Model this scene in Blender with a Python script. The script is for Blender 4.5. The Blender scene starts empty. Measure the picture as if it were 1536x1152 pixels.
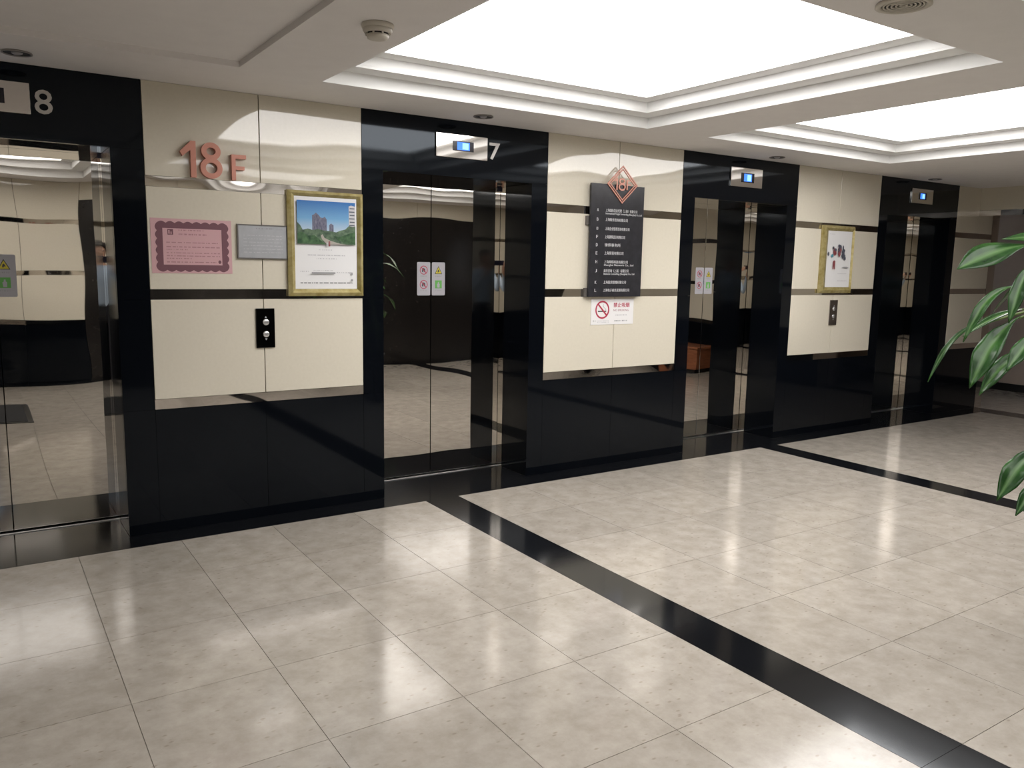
import bpy, bmesh, math, random
from mathutils import Vector, Matrix
random.seed(7)
sc = bpy.context.scene
COL = sc.collection

# ------------------------------------------------------------------ camera
CAM_Y, CAM_Z = -4.7541, 1.5228
cam_d = bpy.data.cameras.new('camera'); cam = bpy.data.objects.new('camera', cam_d); COL.objects.link(cam)
cr, cu, cf = Vector((.83469, -.55042, .01818)), Vector((.06444, .13039, .98937)), Vector((.54694, .82465, -.14430))
m = Matrix((cr, cu, -cf)).transposed().to_4x4(); m.translation = (0, CAM_Y, CAM_Z)
cam.matrix_world = m
cam_d.sensor_width = 36; cam_d.lens = 36 * 1217.6 / 1536; cam_d.clip_start = .02
sc.camera = cam
# ------------------------------------------------------------------ world, exposure
w = bpy.data.worlds.new('world'); sc.world = w; w.use_nodes = True
w.node_tree.nodes['Background'].inputs[0].default_value = (.72, .76, .84, 1)
w.node_tree.nodes['Background'].inputs[1].default_value = 2.6
sc.view_settings.view_transform = 'Standard'; sc.view_settings.look = 'None'
sc.view_settings.gamma = 1; sc.view_settings.use_curve_mapping = False
sc.view_settings.exposure = 0.0
PANEL_LIGHT = 7.3; REAR_LIGHT = 4.0

# ------------------------------------------------------------------ materials
MATS = {}
def nmat(name):
    mt = bpy.data.materials.new(name); mt.use_nodes = True
    MATS[name] = mt
    nt = mt.node_tree
    return mt, nt, nt.nodes['Principled BSDF']
def node(nt, typ, **kw):
    n = nt.nodes.new(typ)
    for k, v in kw.items():
        if k in n.inputs.keys(): n.inputs[k].default_value = v
        else: setattr(n, k, v)
    return n
def coords(nt, kind='Object'):
    return nt.nodes.new('ShaderNodeTexCoord').outputs[kind]
def world_pos(nt):
    return nt.nodes.new('ShaderNodeNewGeometry').outputs['Position']
def simple(name, col, rough=.5, metal=0., spec=.5, coat=0., emit=None):
    mt, nt, b = nmat(name)
    b.inputs['Base Color'].default_value = (*col, 1); b.inputs['Roughness'].default_value = rough
    b.inputs['Metallic'].default_value = metal; b.inputs['Specular IOR Level'].default_value = spec
    b.inputs['Coat Weight'].default_value = coat
    if emit:
        b.inputs['Emission Color'].default_value = (*emit[0], 1); b.inputs['Emission Strength'].default_value = emit[1]
    return mt
def add_wave(nt, b, scale, dist, detail=0., stretch=(1, 1, 1)):
    mp = node(nt, 'ShaderNodeMapping'); mp.inputs['Scale'].default_value = stretch
    nt.links.new(world_pos(nt), mp.inputs[0])
    n = node(nt, 'ShaderNodeTexNoise'); n.inputs['Scale'].default_value = scale; n.inputs['Detail'].default_value = detail
    nt.links.new(mp.outputs[0], n.inputs['Vector'])
    bp = node(nt, 'ShaderNodeBump'); bp.inputs['Strength'].default_value = 1; bp.inputs['Distance'].default_value = dist
    nt.links.new(n.outputs[0], bp.inputs['Height']); nt.links.new(bp.outputs[0], b.inputs['Normal'])
def noisy(name, c0, c1, scale, rough=.5, metal=0., spec=.5, detail=3., bump=0., lo=.3, hi=.7, stretch=(1, 1, 1), pos=None):
    mt, nt, b = nmat(name)
    mp = node(nt, 'ShaderNodeMapping'); mp.inputs['Scale'].default_value = stretch
    nt.links.new(pos(nt) if pos else coords(nt), mp.inputs[0])
    n = node(nt, 'ShaderNodeTexNoise'); n.inputs['Scale'].default_value = scale; n.inputs['Detail'].default_value = detail
    nt.links.new(mp.outputs[0], n.inputs['Vector'])
    r = node(nt, 'ShaderNodeValToRGB'); e = r.color_ramp.elements
    e[0].position = lo; e[0].color = (*c0, 1); e[1].position = hi; e[1].color = (*c1, 1)
    nt.links.new(n.outputs[0], r.inputs[0]); nt.links.new(r.outputs[0], b.inputs['Base Color'])
    b.inputs['Roughness'].default_value = rough; b.inputs['Metallic'].default_value = metal; b.inputs['Specular IOR Level'].default_value = spec
    if bump:
        bp = node(nt, 'ShaderNodeBump'); bp.inputs['Distance'].default_value = bump
        nt.links.new(n.outputs[0], bp.inputs['Height']); nt.links.new(bp.outputs[0], b.inputs['Normal'])
    return mt

def granite_mat(name, base, fleck, rough, ior=1.36):
    mt, nt, b = nmat(name)
    v = node(nt, 'ShaderNodeTexVoronoi'); v.inputs['Scale'].default_value = 260
    nt.links.new(world_pos(nt), v.inputs['Vector'])
    r = node(nt, 'ShaderNodeValToRGB'); e = r.color_ramp.elements
    e[0].position = .08; e[0].color = (*fleck, 1); e[1].position = .22; e[1].color = (*base, 1)
    nt.links.new(v.outputs['Distance'], r.inputs[0]); nt.links.new(r.outputs[0], b.inputs['Base Color'])
    b.inputs['Roughness'].default_value = rough; b.inputs['IOR'].default_value = ior; b.inputs['Specular Tint'].default_value = (.80, .90, 1., 1)
    return mt
M_GRANITE = granite_mat('black_granite', (.0028, .0036, .0055), (.008, .010, .014), .06)
M_FGRANITE = granite_mat('black_floor_granite', (.006, .0065, .008), (.02, .021, .023), .10, 1.45)

def cream_mat():
    mt, nt, b = nmat('cream_panel')
    n = node(nt, 'ShaderNodeTexNoise'); n.inputs['Scale'].default_value = 60; n.inputs['Detail'].default_value = 4
    nt.links.new(world_pos(nt), n.inputs['Vector'])
    r = node(nt, 'ShaderNodeValToRGB'); e = r.color_ramp.elements
    e[0].position = .3; e[0].color = (.665, .62, .515, 1); e[1].position = .7; e[1].color = (.69, .645, .54, 1)
    nt.links.new(n.outputs[0], r.inputs[0]); nt.links.new(r.outputs[0], b.inputs['Base Color'])
    b.inputs['Roughness'].default_value = .035; b.inputs['IOR'].default_value = 1.62
    add_wave(nt, b, 2.0, .010)
    return mt
M_CREAM = cream_mat()
def metal_mat(name, col, rough, scale=0, dist=0, stretch=(1, 1, 1), detail=0.):
    mt, nt, b = nmat(name)
    b.inputs['Base Color'].default_value = (*col, 1); b.inputs['Metallic'].default_value = 1; b.inputs['Roughness'].default_value = rough
    if dist: add_wave(nt, b, scale, dist, detail, stretch)
    return mt
M_CHROME = metal_mat('chrome_strip', (.72, .68, .64), .03, 3.2, .008)
M_MIRROR = metal_mat('mirror_steel', (.715, .685, .645), .012, 2.6, .0016)
M_STEEL = metal_mat('brushed_steel', (.62, .60, .58), .22)
M_ALU = metal_mat('aluminium_sill', (.62, .62, .63), .28)

def marble_mat():
    mt, nt, b = nmat('beige_marble')
    P = world_pos(nt)
    oi = nt.nodes.new('ShaderNodeObjectInfo')
    n = node(nt, 'ShaderNodeTexNoise'); n.inputs['Scale'].default_value = 9.; n.inputs['Detail'].default_value = 9; n.inputs['Roughness'].default_value = .68
    nt.links.new(P, n.inputs['Vector'])
    r = node(nt, 'ShaderNodeValToRGB'); e = r.color_ramp.elements
    e[0].position = .3; e[0].color = (.31, .278, .236, 1); e[1].position = .72; e[1].color = (.445, .408, .36, 1)
    nt.links.new(n.outputs[0], r.inputs[0])
    mp = node(nt, 'ShaderNodeMapping'); mp.inputs['Scale'].default_value = (1, 1.9, 1); mp.inputs['Rotation'].default_value = (0, 0, .5)
    nt.links.new(P, mp.inputs[0])
    v = node(nt, 'ShaderNodeTexVoronoi'); v.inputs['Scale'].default_value = 22; v.inputs['Randomness'].default_value = 1
    nt.links.new(mp.outputs[0], v.inputs['Vector'])
    f = node(nt, 'ShaderNodeValToRGB'); q = f.color_ramp.elements
    q[0].position = .10; q[0].color = (1, 1, 1, 1); q[1].position = .24; q[1].color = (0, 0, 0, 1)
    nt.links.new(v.outputs['Distance'], f.inputs[0])
    sep = node(nt, 'ShaderNodeSeparateColor'); nt.links.new(v.outputs['Color'], sep.inputs[0])
    gt = node(nt, 'ShaderNodeMath', operation='GREATER_THAN'); gt.inputs[1].default_value = .62
    nt.links.new(sep.outputs[0], gt.inputs[0])
    mu = node(nt, 'ShaderNodeMath', operation='MULTIPLY'); nt.links.new(f.outputs[0], mu.inputs[0]); nt.links.new(gt.outputs[0], mu.inputs[1])
    mu2 = node(nt, 'ShaderNodeMath', operation='MULTIPLY'); mu2.inputs[1].default_value = .55; nt.links.new(mu.outputs[0], mu2.inputs[0])
    mx = node(nt, 'ShaderNodeMix', data_type='RGBA'); mx.inputs['B'].default_value = (.22, .18, .14, 1)
    nt.links.new(mu2.outputs[0], mx.inputs['Factor']); nt.links.new(r.outputs[0], mx.inputs[6]); mx.inputs[7].default_value = (.22, .18, .14, 1)
    hv = node(nt, 'ShaderNodeHueSaturation')
    mr = node(nt, 'ShaderNodeMapRange'); mr.inputs['To Min'].default_value = .93; mr.inputs['To Max'].default_value = 1.05
    nt.links.new(oi.outputs['Random'], mr.inputs['Value']); nt.links.new(mr.outputs[0], hv.inputs['Value'])
    nt.links.new(mx.outputs[2], hv.inputs['Color']); nt.links.new(hv.outputs[0], b.inputs['Base Color'])
    b.inputs['Roughness'].default_value = .13; b.inputs['IOR'].default_value = 1.48
    return mt
M_MARBLE = marble_mat()
M_GROUT = simple('grout', (.25, .225, .195), .9)
M_CEIL = noisy('ceiling_paint', (.85, .825, .815), (.875, .85, .84), 9, rough=.75, spec=.2, pos=world_pos)
M_STEP = simple('cove_paint', (.88, .88, .87), .6, spec=.3)
M_LIGHT = simple('light_diffuser', (.9, .9, .9), .5, emit=((1., .975, .96), PANEL_LIGHT))
M_LIGHT2 = simple('rear_light_diffuser', (.9, .9, .9), .5, emit=((1., .975, .96), REAR_LIGHT))
M_GLASS = simple('clear_glass', (.95, .97, .97), .02); MATS['clear_glass'].node_tree.nodes['Principled BSDF'].inputs['Transmission Weight'].default_value = 1
M_BACK = simple('wall_backing', (.05, .05, .05), .9)
M_TAUPE = noisy('taupe_wall_paint', (.37, .30, .25), (.41, .335, .28), 4, rough=.6, pos=world_pos)
M_DARKDOOR = noisy('dark_wall_cladding', (.010, .009, .009), (.016, .014, .013), 30, rough=.16, pos=world_pos)
M_ROSE = simple('rose_copper', (.54, .24, .18), .38, metal=.25)
M_WHITE = simple('white_print', (.78, .77, .77), .4)
M_OFFW = simple('paper_white', (.74, .74, .745), .35)
M_INK = simple('dark_ink', (.05, .05, .055), .5)
M_GREYINK = simple('grey_ink', (.30, .30, .31), .5)
M_LIGHTINK = simple('pale_grey_ink', (.52, .52, .54), .5)
M_RED = simple('red_ink', (.42, .03, .07), .45)
M_YELLOW = simple('yellow_ink', (.62, .52, .04), .45)
M_GREEN = simple('green_ink', (.13, .40, .09), .45)
M_STICK = simple('grey_sticker', (.42, .41, .44), .35)
M_PINK = simple('pink_paper', (.60, .36, .38), .55)
M_PURPLE = simple('purple_border_ink', (.16, .065, .085), .55)
M_PURPLE2 = simple('faded_purple_ink', (.40, .21, .235), .55)
M_PLATE = noisy('grey_plaque', (.36, .37, .39), (.41, .42, .44), 20, rough=.35, metal=.2)
M_PLATEFR = simple('plaque_edge', (.14, .13, .12), .4, metal=.3)
M_GOLD = noisy('aged_gilt', (.30, .24, .07), (.48, .41, .20), 25, rough=.38, metal=.35)
M_BOARD = noisy('charcoal_board', (.022, .022, .026), (.03, .03, .036), 18, rough=.22)
M_BOARDTXT = simple('silver_lettering', (.62, .62, .64), .4)
M_SILVER = simple('silver_numeral', (.62, .60, .58), .3, metal=.6)
M_SCREEN = simple('screen_black', (.01, .01, .02), .15)
M_BLUE = simple('lit_blue', (.02, .05, .2), .4, emit=((.05, .22, 1.), 1.5))
M_PALEBLUE = simple('lit_pale_blue', (.1, .2, .3), .4, emit=((.35, .70, 1.), 1.3))
M_BUTTON = simple('button_steel', (.75, .76, .77), .25, metal=.8)
M_CALL = metal_mat('dark_mirror_plate', (.11, .12, .12), .06)
M_PLASTIC = simple('ivory_plastic', (.62, .58, .51), .45)
M_GREYRIM = simple('grey_rim', (.30, .28, .27), .4)
M_DARKGAP = simple('dark_slot', (.03, .03, .03), .7)
M_WOOD = noisy('red_brown_wood', (.19, .065, .028), (.30, .11, .05), 6, rough=.35, stretch=(1, 1, 9), detail=5)
M_POT = noisy('charcoal_pot', (.012, .012, .013), (.02, .02, .021), 20, rough=.35)
M_PLINTH = simple('black_plinth', (.008, .008, .009), .4)
M_SOIL = noisy('soil', (.02, .013, .008), (.05, .034, .02), 40, rough=1, bump=.02)
M_STEM = noisy('plant_stem', (.10, .16, .04), (.17, .22, .08), 30, rough=.5)
M_MAT = noisy('black_mat', (.008, .008, .009), (.016, .016, .017), 120, rough=1)
M_SKIN = simple('skin', (.50, .30, .21), .5)
M_SHIRT = noisy('pale_blue_shirt', (.36, .45, .56), (.42, .51, .62), 12, rough=.8)
M_TROUSER = simple('dark_trousers', (.012, .013, .018), .85)
M_SHOE = simple('black_shoe', (.008, .008, .008), .4)
M_HAIR = simple('black_hair', (.008, .006, .005), .45)
M_SKYPRINT = None
def sky_print():
    mt, nt, b = nmat('printed_sky')
    c = coords(nt, 'Generated'); s = node(nt, 'ShaderNodeSeparateXYZ'); nt.links.new(c, s.inputs[0])
    r = node(nt, 'ShaderNodeValToRGB'); e = r.color_ramp.elements
    e[0].position = .25; e[0].color = (.50, .58, .66, 1); e[1].position = 1; e[1].color = (.035, .15, .42, 1)
    x = e.new(.6); x.color = (.16, .36, .60, 1)
    nt.links.new(s.outputs[2], r.inputs[0]); nt.links.new(r.outputs[0], b.inputs['Base Color']); b.inputs['Roughness'].default_value = .25
    return mt
M_SKYPRINT = sky_print()
M_TREEPRINT = noisy('printed_trees', (.018, .05, .028), (.10, .19, .09), 30, rough=.25, detail=5)
M_TREEPRINT2 = noisy('printed_far_trees', (.05, .085, .06), (.15, .22, .14), 40, rough=.25, detail=5)
M_BUILDPRINT = noisy('printed_towers', (.09, .09, .14), (.20, .20, .26), 50, rough=.25, stretch=(4, 1, 1))
M_PATHPRINT = simple('printed_path', (.40, .37, .33), .25)
M_TEAL = simple('printed_teal', (.08, .28, .36), .35)
M_MAROON = simple('printed_maroon', (.26, .07, .08), .35)
M_SLATE = simple('printed_slate', (.08, .09, .12), .35)

def leaf_mat():
    mt, nt, b = nmat('glossy_leaf')
    a = node(nt, 'ShaderNodeAttribute'); a.attribute_name = 'rib'
    n = node(nt, 'ShaderNodeTexNoise'); n.inputs['Scale'].default_value = 14; nt.links.new(coords(nt), n.inputs['Vector'])
    r = node(nt, 'ShaderNodeValToRGB'); e = r.color_ramp.elements
    e[0].position = .3; e[0].color = (.009, .038, .008, 1); e[1].position = .75; e[1].color = (.030, .105, .018, 1)
    nt.links.new(n.outputs[0], r.inputs[0])
    mx = node(nt, 'ShaderNodeMix', data_type='RGBA'); mx.inputs[7].default_value = (.11, .22, .07, 1)
    nt.links.new(a.outputs['Fac'], mx.inputs[0]); nt.links.new(r.outputs[0], mx.inputs[6]); nt.links.new(mx.outputs[2], b.inputs['Base Color'])
    b.inputs['Roughness'].default_value = .26; b.inputs['Specular IOR Level'].default_value = .35; b.inputs['Subsurface Weight'].default_value = 0
    b.inputs['Transmission Weight'].default_value = 0
    return mt
M_LEAF = leaf_mat()

# ------------------------------------------------------------------ helpers
def link(name, mesh, mat=None, parent=None, loc=(0, 0, 0)):
    o = bpy.data.objects.new(name, mesh); COL.objects.link(o)
    if mat is not None and mesh is not None and len(mesh.materials) == 0: mesh.materials.append(mat)
    put(o, parent, loc); return o
def base_of(p):
    v = Vector((0, 0, 0))
    while p is not None: v += p.location; p = p.parent
    return v
def put(o, parent, loc):
    o.parent = parent
    o.location = Vector(loc) - (base_of(parent) if parent else Vector((0, 0, 0)))
def tag(o, label=None, cat=None, group=None, kind=None):
    if label: o['label'] = label
    if cat: o['category'] = cat
    if group: o['group'] = group
    if kind: o['kind'] = kind
    return o
def thing(name, label, cat, loc, group=None):
    o = bpy.data.objects.new(name, None); COL.objects.link(o); o.location = loc; o.empty_display_size = .05
    return tag(o, label, cat, group)
CACHE = {}
def box_mesh(sx, sy, sz, mat, bev=0.):
    key = (round(sx, 4), round(sy, 4), round(sz, 4), mat.name, bev)
    if key in CACHE: return CACHE[key]
    bm = bmesh.new(); bmesh.ops.create_cube(bm, size=1)
    for v in bm.verts: v.co = Vector((v.co.x * sx, v.co.y * sy, v.co.z * sz))
    if bev: bmesh.ops.bevel(bm, geom=list(bm.edges), offset=bev, segments=1, affect='EDGES')
    me = bpy.data.meshes.new('box'); bm.to_mesh(me); bm.free(); me.materials.append(mat)
    CACHE[key] = me; return me
def box(name, x0, x1, y0, y1, z0, z1, mat, parent=None, bev=0.):
    me = box_mesh(x1 - x0, y1 - y0, z1 - z0, mat, bev)
    return link(name, me, None, parent, ((x0 + x1) / 2, (y0 + y1) / 2, (z0 + z1) / 2))
def mesh_of(name, verts, faces, mat, parent=None, loc=(0, 0, 0), smooth=False):
    me = bpy.data.meshes.new(name); me.from_pydata([tuple(v) for v in verts], [], faces); me.update()
    bm = bmesh.new(); bm.from_mesh(me); bmesh.ops.recalc_face_normals(bm, faces=bm.faces); bm.to_mesh(me); bm.free()
    if smooth:
        for p in me.polygons: p.use_smooth = True
    return link(name, me, mat, parent, loc)
def multi_box(name, boxes, mat, parent=None, loc=(0, 0, 0)):
    vs, fs = [], []
    for (x0, x1, y0, y1, z0, z1) in boxes:
        k = len(vs)
        vs += [(x, y, z) for x in (x0, x1) for y in (y0, y1) for z in (z0, z1)]
        fs += [[k + i for i in f] for f in ((0, 1, 3, 2), (4, 6, 7, 5), (0, 4, 5, 1), (2, 3, 7, 6), (0, 2, 6, 4), (1, 5, 7, 3))]
    return mesh_of(name, vs, fs, mat, parent, loc)
def prism(name, pts, y0, y1, mat, parent=None, loc=(0, 0, 0)):
    """a closed outline in the wall plane (x, z), given thickness from y0 (front) to y1 (back)"""
    n = len(pts); vs = [(x, y0, z) for x, z in pts] + [(x, y1, z) for x, z in pts]
    fs = [list(range(n)), list(range(2 * n - 1, n - 1, -1))] + [[i, (i + 1) % n, n + (i + 1) % n, n + i] for i in range(n)]
    return mesh_of(name, vs, fs, mat, parent, loc)
def lathe(name, prof, mat, parent=None, loc=(0, 0, 0), n=28, axis='z', smooth=True):
    vs, fs = [], []
    for i in range(n):
        a = 2 * math.pi * i / n
        for r, h in prof:
            p = (r * math.cos(a), r * math.sin(a), h)
            if axis == 'y': p = (p[0], p[2], p[1])
            vs.append(p)
    k = len(prof)
    for i in range(n):
        j = (i + 1) % n
        for q in range(k - 1): fs.append([i * k + q, j * k + q, j * k + q + 1, i * k + q + 1])
    o = mesh_of(name, vs, fs, mat, parent, loc, smooth)
    bm = bmesh.new(); bm.from_mesh(o.data); bmesh.ops.remove_doubles(bm, verts=bm.verts, dist=1e-6)
    bmesh.ops.recalc_face_normals(bm, faces=bm.faces); bm.to_mesh(o.data); bm.free()
    return o
def ring_pts(cx, cz, rx, rz, n=24):
    return [(cx + rx * math.cos(2 * math.pi * i / n), cz + rz * math.sin(2 * math.pi * i / n)) for i in range(n)]
def loop_frame(name, outer, inner, y0, y1, mat, parent=None, loc=(0, 0, 0)):
    """a band between two outlines of the same count in the wall plane, with thickness"""
    n = len(outer)
    vs = [(x, y0, z) for x, z in outer] + [(x, y0, z) for x, z in inner] + [(x, y1, z) for x, z in outer] + [(x, y1, z) for x, z in inner]
    fs = []
    for i in range(n):
        j = (i + 1) % n
        fs += [[i, j, n + j, n + i], [2 * n + i, 3 * n + i, 3 * n + j, 2 * n + j], [i, 2 * n + i, 2 * n + j, j], [n + i, n + j, 3 * n + j, 3 * n + i]]
    return mesh_of(name, vs, fs, mat, parent, loc)
def rect(x0, x1, z0, z1): return [(x0, z0), (x1, z0), (x1, z1), (x0, z1)]
def text_mesh(name, body, x0, x1, z0, z1, y, depth, mat, parent=None, loc=None, bold=0., fit=True):
    cu = bpy.data.curves.new(name, 'FONT'); cu.body = body; cu.size = 1; cu.extrude = .5; cu.offset = bold; cu.resolution_u = 3
    t = bpy.data.objects.new(name, cu); COL.objects.link(t)
    dg = bpy.context.evaluated_depsgraph_get(); me = bpy.data.meshes.new_from_object(t.evaluated_get(dg))
    COL.objects.unlink(t); bpy.data.objects.remove(t); bpy.data.curves.remove(cu)
    if len(me.vertices) == 0: return None
    xs = [v.co.x for v in me.vertices]; ys = [v.co.y for v in me.vertices]
    ax, bx, ay, by = min(xs), max(xs), min(ys), max(ys)
    sx = (x1 - x0) / (bx - ax) if fit else (z1 - z0) / (by - ay)
    sz = (z1 - z0) / (by - ay)
    for v in me.vertices:
        x, yy, z = v.co
        v.co = ((x - ax) * sx + x0, y - depth * (z + .5) + depth * 0, (yy - ay) * sz + z0)
    me.materials.clear(); me.name = name
    lc = loc if loc is not None else (0, 0, 0)
    for v in me.vertices: v.co -= Vector(lc)
    return link(name, me, mat, parent, lc)
def adj(x, z, y):
    """where a point read on the wall face stands when it is y in front of that face"""
    k = 1 + y / abs(CAM_Y)
    return x * k, CAM_Z + (z - CAM_Z) * k
def tube(name, pts, rads, mat, parent=None, loc=(0, 0, 0), n=8):
    vs, fs = [], []
    P = [Vector(p) for p in pts]
    for i, p in enumerate(P):
        t = (P[min(i + 1, len(P) - 1)] - P[max(i - 1, 0)]).normalized()
        a = t.cross(Vector((0, 0, 1)) if abs(t.z) < .9 else Vector((1, 0, 0))).normalized(); b = t.cross(a)
        for k in range(n):
            q = 2 * math.pi * k / n
            vs.append(p + (a * math.cos(q) + b * math.sin(q)) * rads[i])
    for i in range(len(P) - 1):
        for k in range(n):
            fs.append([i * n + k, i * n + (k + 1) % n, (i + 1) * n + (k + 1) % n, (i + 1) * n + k])
    fs.append(list(range(n))[::-1]); fs.append([(len(P) - 1) * n + k for k in range(n)])
    return mesh_of(name, [v - Vector(loc) for v in vs], fs, mat, parent, loc, True)

# ------------------------------------------------------------------ dimensions
H = 2.4476                      # ceiling
XL, XR, YB = -3.2, 9.25, -5.85  # left wall, right wall, wall behind the camera
S3B, S3T, S2B, S2T, S1B, S1T = .7007, .7559, 1.305, 1.36, 1.907, 1.962
HEAD = 2.09; RV = .33; DY = .40
BAYS = [(XL, [-2.33, -1.46], -.597), (.797, [1.407], 2.026), (3.422, [4.078], 4.739), (6.155, [6.771], 7.397), (8.803, [], 9.55)]
PORTALS = [(-.597, -.435, .635, .797), (2.026, 2.166, 3.288, 3.422), (4.739, 4.882, 6.022, 6.155), (7.397, 7.535, 8.667, 8.803)]
G = .0012

# ------------------------------------------------------------------ floor
floor = box('floor', XL - .3, 11.5, YB - .3, 2.3, -.12, -.004, M_GROUT); tag(floor, kind='structure')
rows = [-.198 - .555 * k for k in range(10)] + [-5.65]
cols = []
STRIPS = [(-.878, -.636), (2.367, 2.609), (5.622, 5.845)]
x = -.878
while x - .5 > XL - .2:
    cols.append((max(x - .5, XL), x)); x -= .5
def span(a, b, n): return [(a + (b - a) * i / n, a + (b - a) * (i + 1) / n) for i in range(n)]
cols += span(-.636, 2.367, 6) + span(2.609, 5.622, 6) + span(5.845, 9.316, 7)
TZ = -.016
for (a, b) in cols:
    if b - a < .05: continue
    for r0, r1 in zip(rows[:-1], rows[1:]):
        box('floor_tile', a + G, b - G, r1 + G, r0 - G, TZ, 0, M_MARBLE, floor)
for (a, b) in STRIPS:
    e = rows[0]
    for k in range(0, 10, 2):
        y1 = rows[k]; y0 = rows[min(k + 2, 10)]
        box('granite_strip', a + G * .5, b - G * .5, y0 + G * .6, y1 - G * .6, TZ, 0, M_FGRANITE, floor)
xs = [XL, -2.4, -1.5, -.597]
edges = []
for (a, b) in zip(xs[:-1], xs[1:]): edges.append((a, b))
for (p0, o0, o1, p1) in PORTALS: edges.append((p0, p1))
for (a, c, b) in BAYS[1:4]: edges += [(a, c[0]), (c[0], b)]
edges.append((8.803, 9.6))
for (a, b) in edges:
    box('border_slab', a + G * .4, b - G * .4, -.198 + G, -.001, TZ, 0, M_FGRANITE, floor)
for (p0, o0, o1, p1) in PORTALS:
    box('threshold_slab', o0 + G, o1 - G, .0, .362, TZ, 0, M_FGRANITE, floor)
for k in range(12):
    a = XL + (XR + .25 - XL) * k / 12; b = XL + (XR + .25 - XL) * (k + 1) / 12
    box('border_slab', a + G, b - G, YB, -5.65 - G, TZ, 0, M_FGRANITE, floor)
for k in range(5):
    y1 = -.2 - k * 1.09; y0 = y1 - 1.09
    box('border_slab', 9.316 + G, 9.60, y0 + G, y1 - G, TZ, 0, M_FGRANITE, floor)
for i in range(4):
    for j in range(9):
        a = 9.60 + i * .45
        box('floor_tile', a + G, min(a + .45, 11.36) - G, -2.9 + j * .56 + G, -2.9 + (j + 1) * .56 - G, TZ, 0, M_MARBLE, floor)

# ------------------------------------------------------------------ ceiling with its light coffers
COFF = [  # x0, x1, y0(near camera), y1(near lift wall), lit
    (1.58, 3.85, -2.815, -.54, True), (4.42, 6.64, -2.815, -.54, True),
    (-1.12, 1.15, -5.31, -3.26, True), (1.58, 3.85, -5.31, -3.26, True), (4.42, 6.64, -5.31, -3.26, True)]
BLANK = (-1.13, 1.145, -2.815, -.59)
cx = sorted({XL - .2, 11.5, *[c[0] for c in COFF], *[c[1] for c in COFF], BLANK[0], BLANK[1]})
cy = sorted({YB - .2, 2.3, *[c[2] for c in COFF], *[c[3] for c in COFF], BLANK[2], BLANK[3]})
vs, fs = [], []
def inside(x, y):
    for c in COFF + [BLANK]:
        if c[0] < x < c[1] and c[2] < y < c[3]: return True
    return False
for xa, xb in zip(cx[:-1], cx[1:]):
    for ya, yb in zip(cy[:-1], cy[1:]):
        if inside((xa + xb) / 2, (ya + yb) / 2): continue
        k = len(vs); vs += [(xa, ya, H), (xb, ya, H), (xb, yb, H), (xa, yb, H)]; fs.append([k, k + 1, k + 2, k + 3])
bx0, bx1, by0, by1 = BLANK; D = .028
k = len(vs); vs += [(bx0, by0, H), (bx1, by0, H), (bx1, by1, H), (bx0, by1, H), (bx0, by0, H + D), (bx1, by0, H + D), (bx1, by1, H + D), (bx0, by1, H + D)]
fs += [[k + i, k + (i + 1) % 4, k + 4 + (i + 1) % 4, k + 4 + i] for i in range(4)] + [[k + 4, k + 5, k + 6, k + 7]]
# upper skin
k = len(vs); vs += [(cx[0], cy[0], H + .4), (cx[-1], cy[0], H + .4), (cx[-1], cy[-1], H + .4), (cx[0], cy[-1], H + .4)]; fs.append([k, k + 1, k + 2, k + 3])
me = bpy.data.meshes.new('ceiling'); me.from_pydata(vs, [], fs); me.update()
ceiling = link('ceiling', me, M_CEIL); tag(ceiling, kind='structure')

def coffer(c, label):
    x0, x1, y0, y1, lit = c
    o = thing('ceiling_light', label, 'ceiling light', ((x0 + x1) / 2, (y0 + y1) / 2, H), 'square luminous ceiling coffers')
    def ring(name, ia, ib, za, zb):
        A = [(x0 + ia, y0 + ia), (x1 - ia, y0 + ia), (x1 - ia, y1 - ia), (x0 + ia, y1 - ia)]
        B = [(x0 + ib, y0 + ib), (x1 - ib, y0 + ib), (x1 - ib, y1 - ib), (x0 + ib, y1 - ib)]
        T = .012
        O = [(x0 + ia - T, y0 + ia - T), (x1 - ia + T, y0 + ia - T), (x1 - ia + T, y1 - ia + T), (x0 + ia - T, y1 - ia + T)]
        za = za + .0006
        v = [(*p, za) for p in A] + [(*p, zb) for p in A] + [(*p, zb) for p in B] + [(*p, zb + T) for p in B] + [(*p, zb + T) for p in O] + [(*p, za + .0006) for p in O]
        f = []
        for q in range(6):
            for i in range(4):
                j = (i + 1) % 4; n = (q + 1) % 6
                f.append([q * 4 + i, q * 4 + j, n * 4 + j, n * 4 + i])
        c_ = o.location
        return mesh_of(name, [Vector(p) - c_ for p in v], f, M_STEP, o, c_)
    ring('outer_step', 0, .13, H, H + .07); ring('inner_step', .13, .24, H + .07 + .012, H + .135)
    i = .225
    box('diffuser_panel', x0 + i, x1 - i, y0 + i, y1 - i, H + .149, H + .165, M_LIGHT if y1 > -1 else M_LIGHT2, o)
    return o
coffer(COFF[0], 'big bright square ceiling light in stepped coffer, nearest the lift lettered 7')
coffer(COFF[1], 'bright square ceiling light in stepped coffer at right edge of photo')
coffer(COFF[2], 'bright ceiling light behind photographer, mirrored in the leftmost lift doors')
coffer(COFF[3], 'added unseen ceiling light in middle of the row beside the rear wall')  # this and the next are unseen lights, added to account for the lighting
coffer(COFF[4], 'added unseen ceiling light of the rear row farthest to the right')

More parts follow.
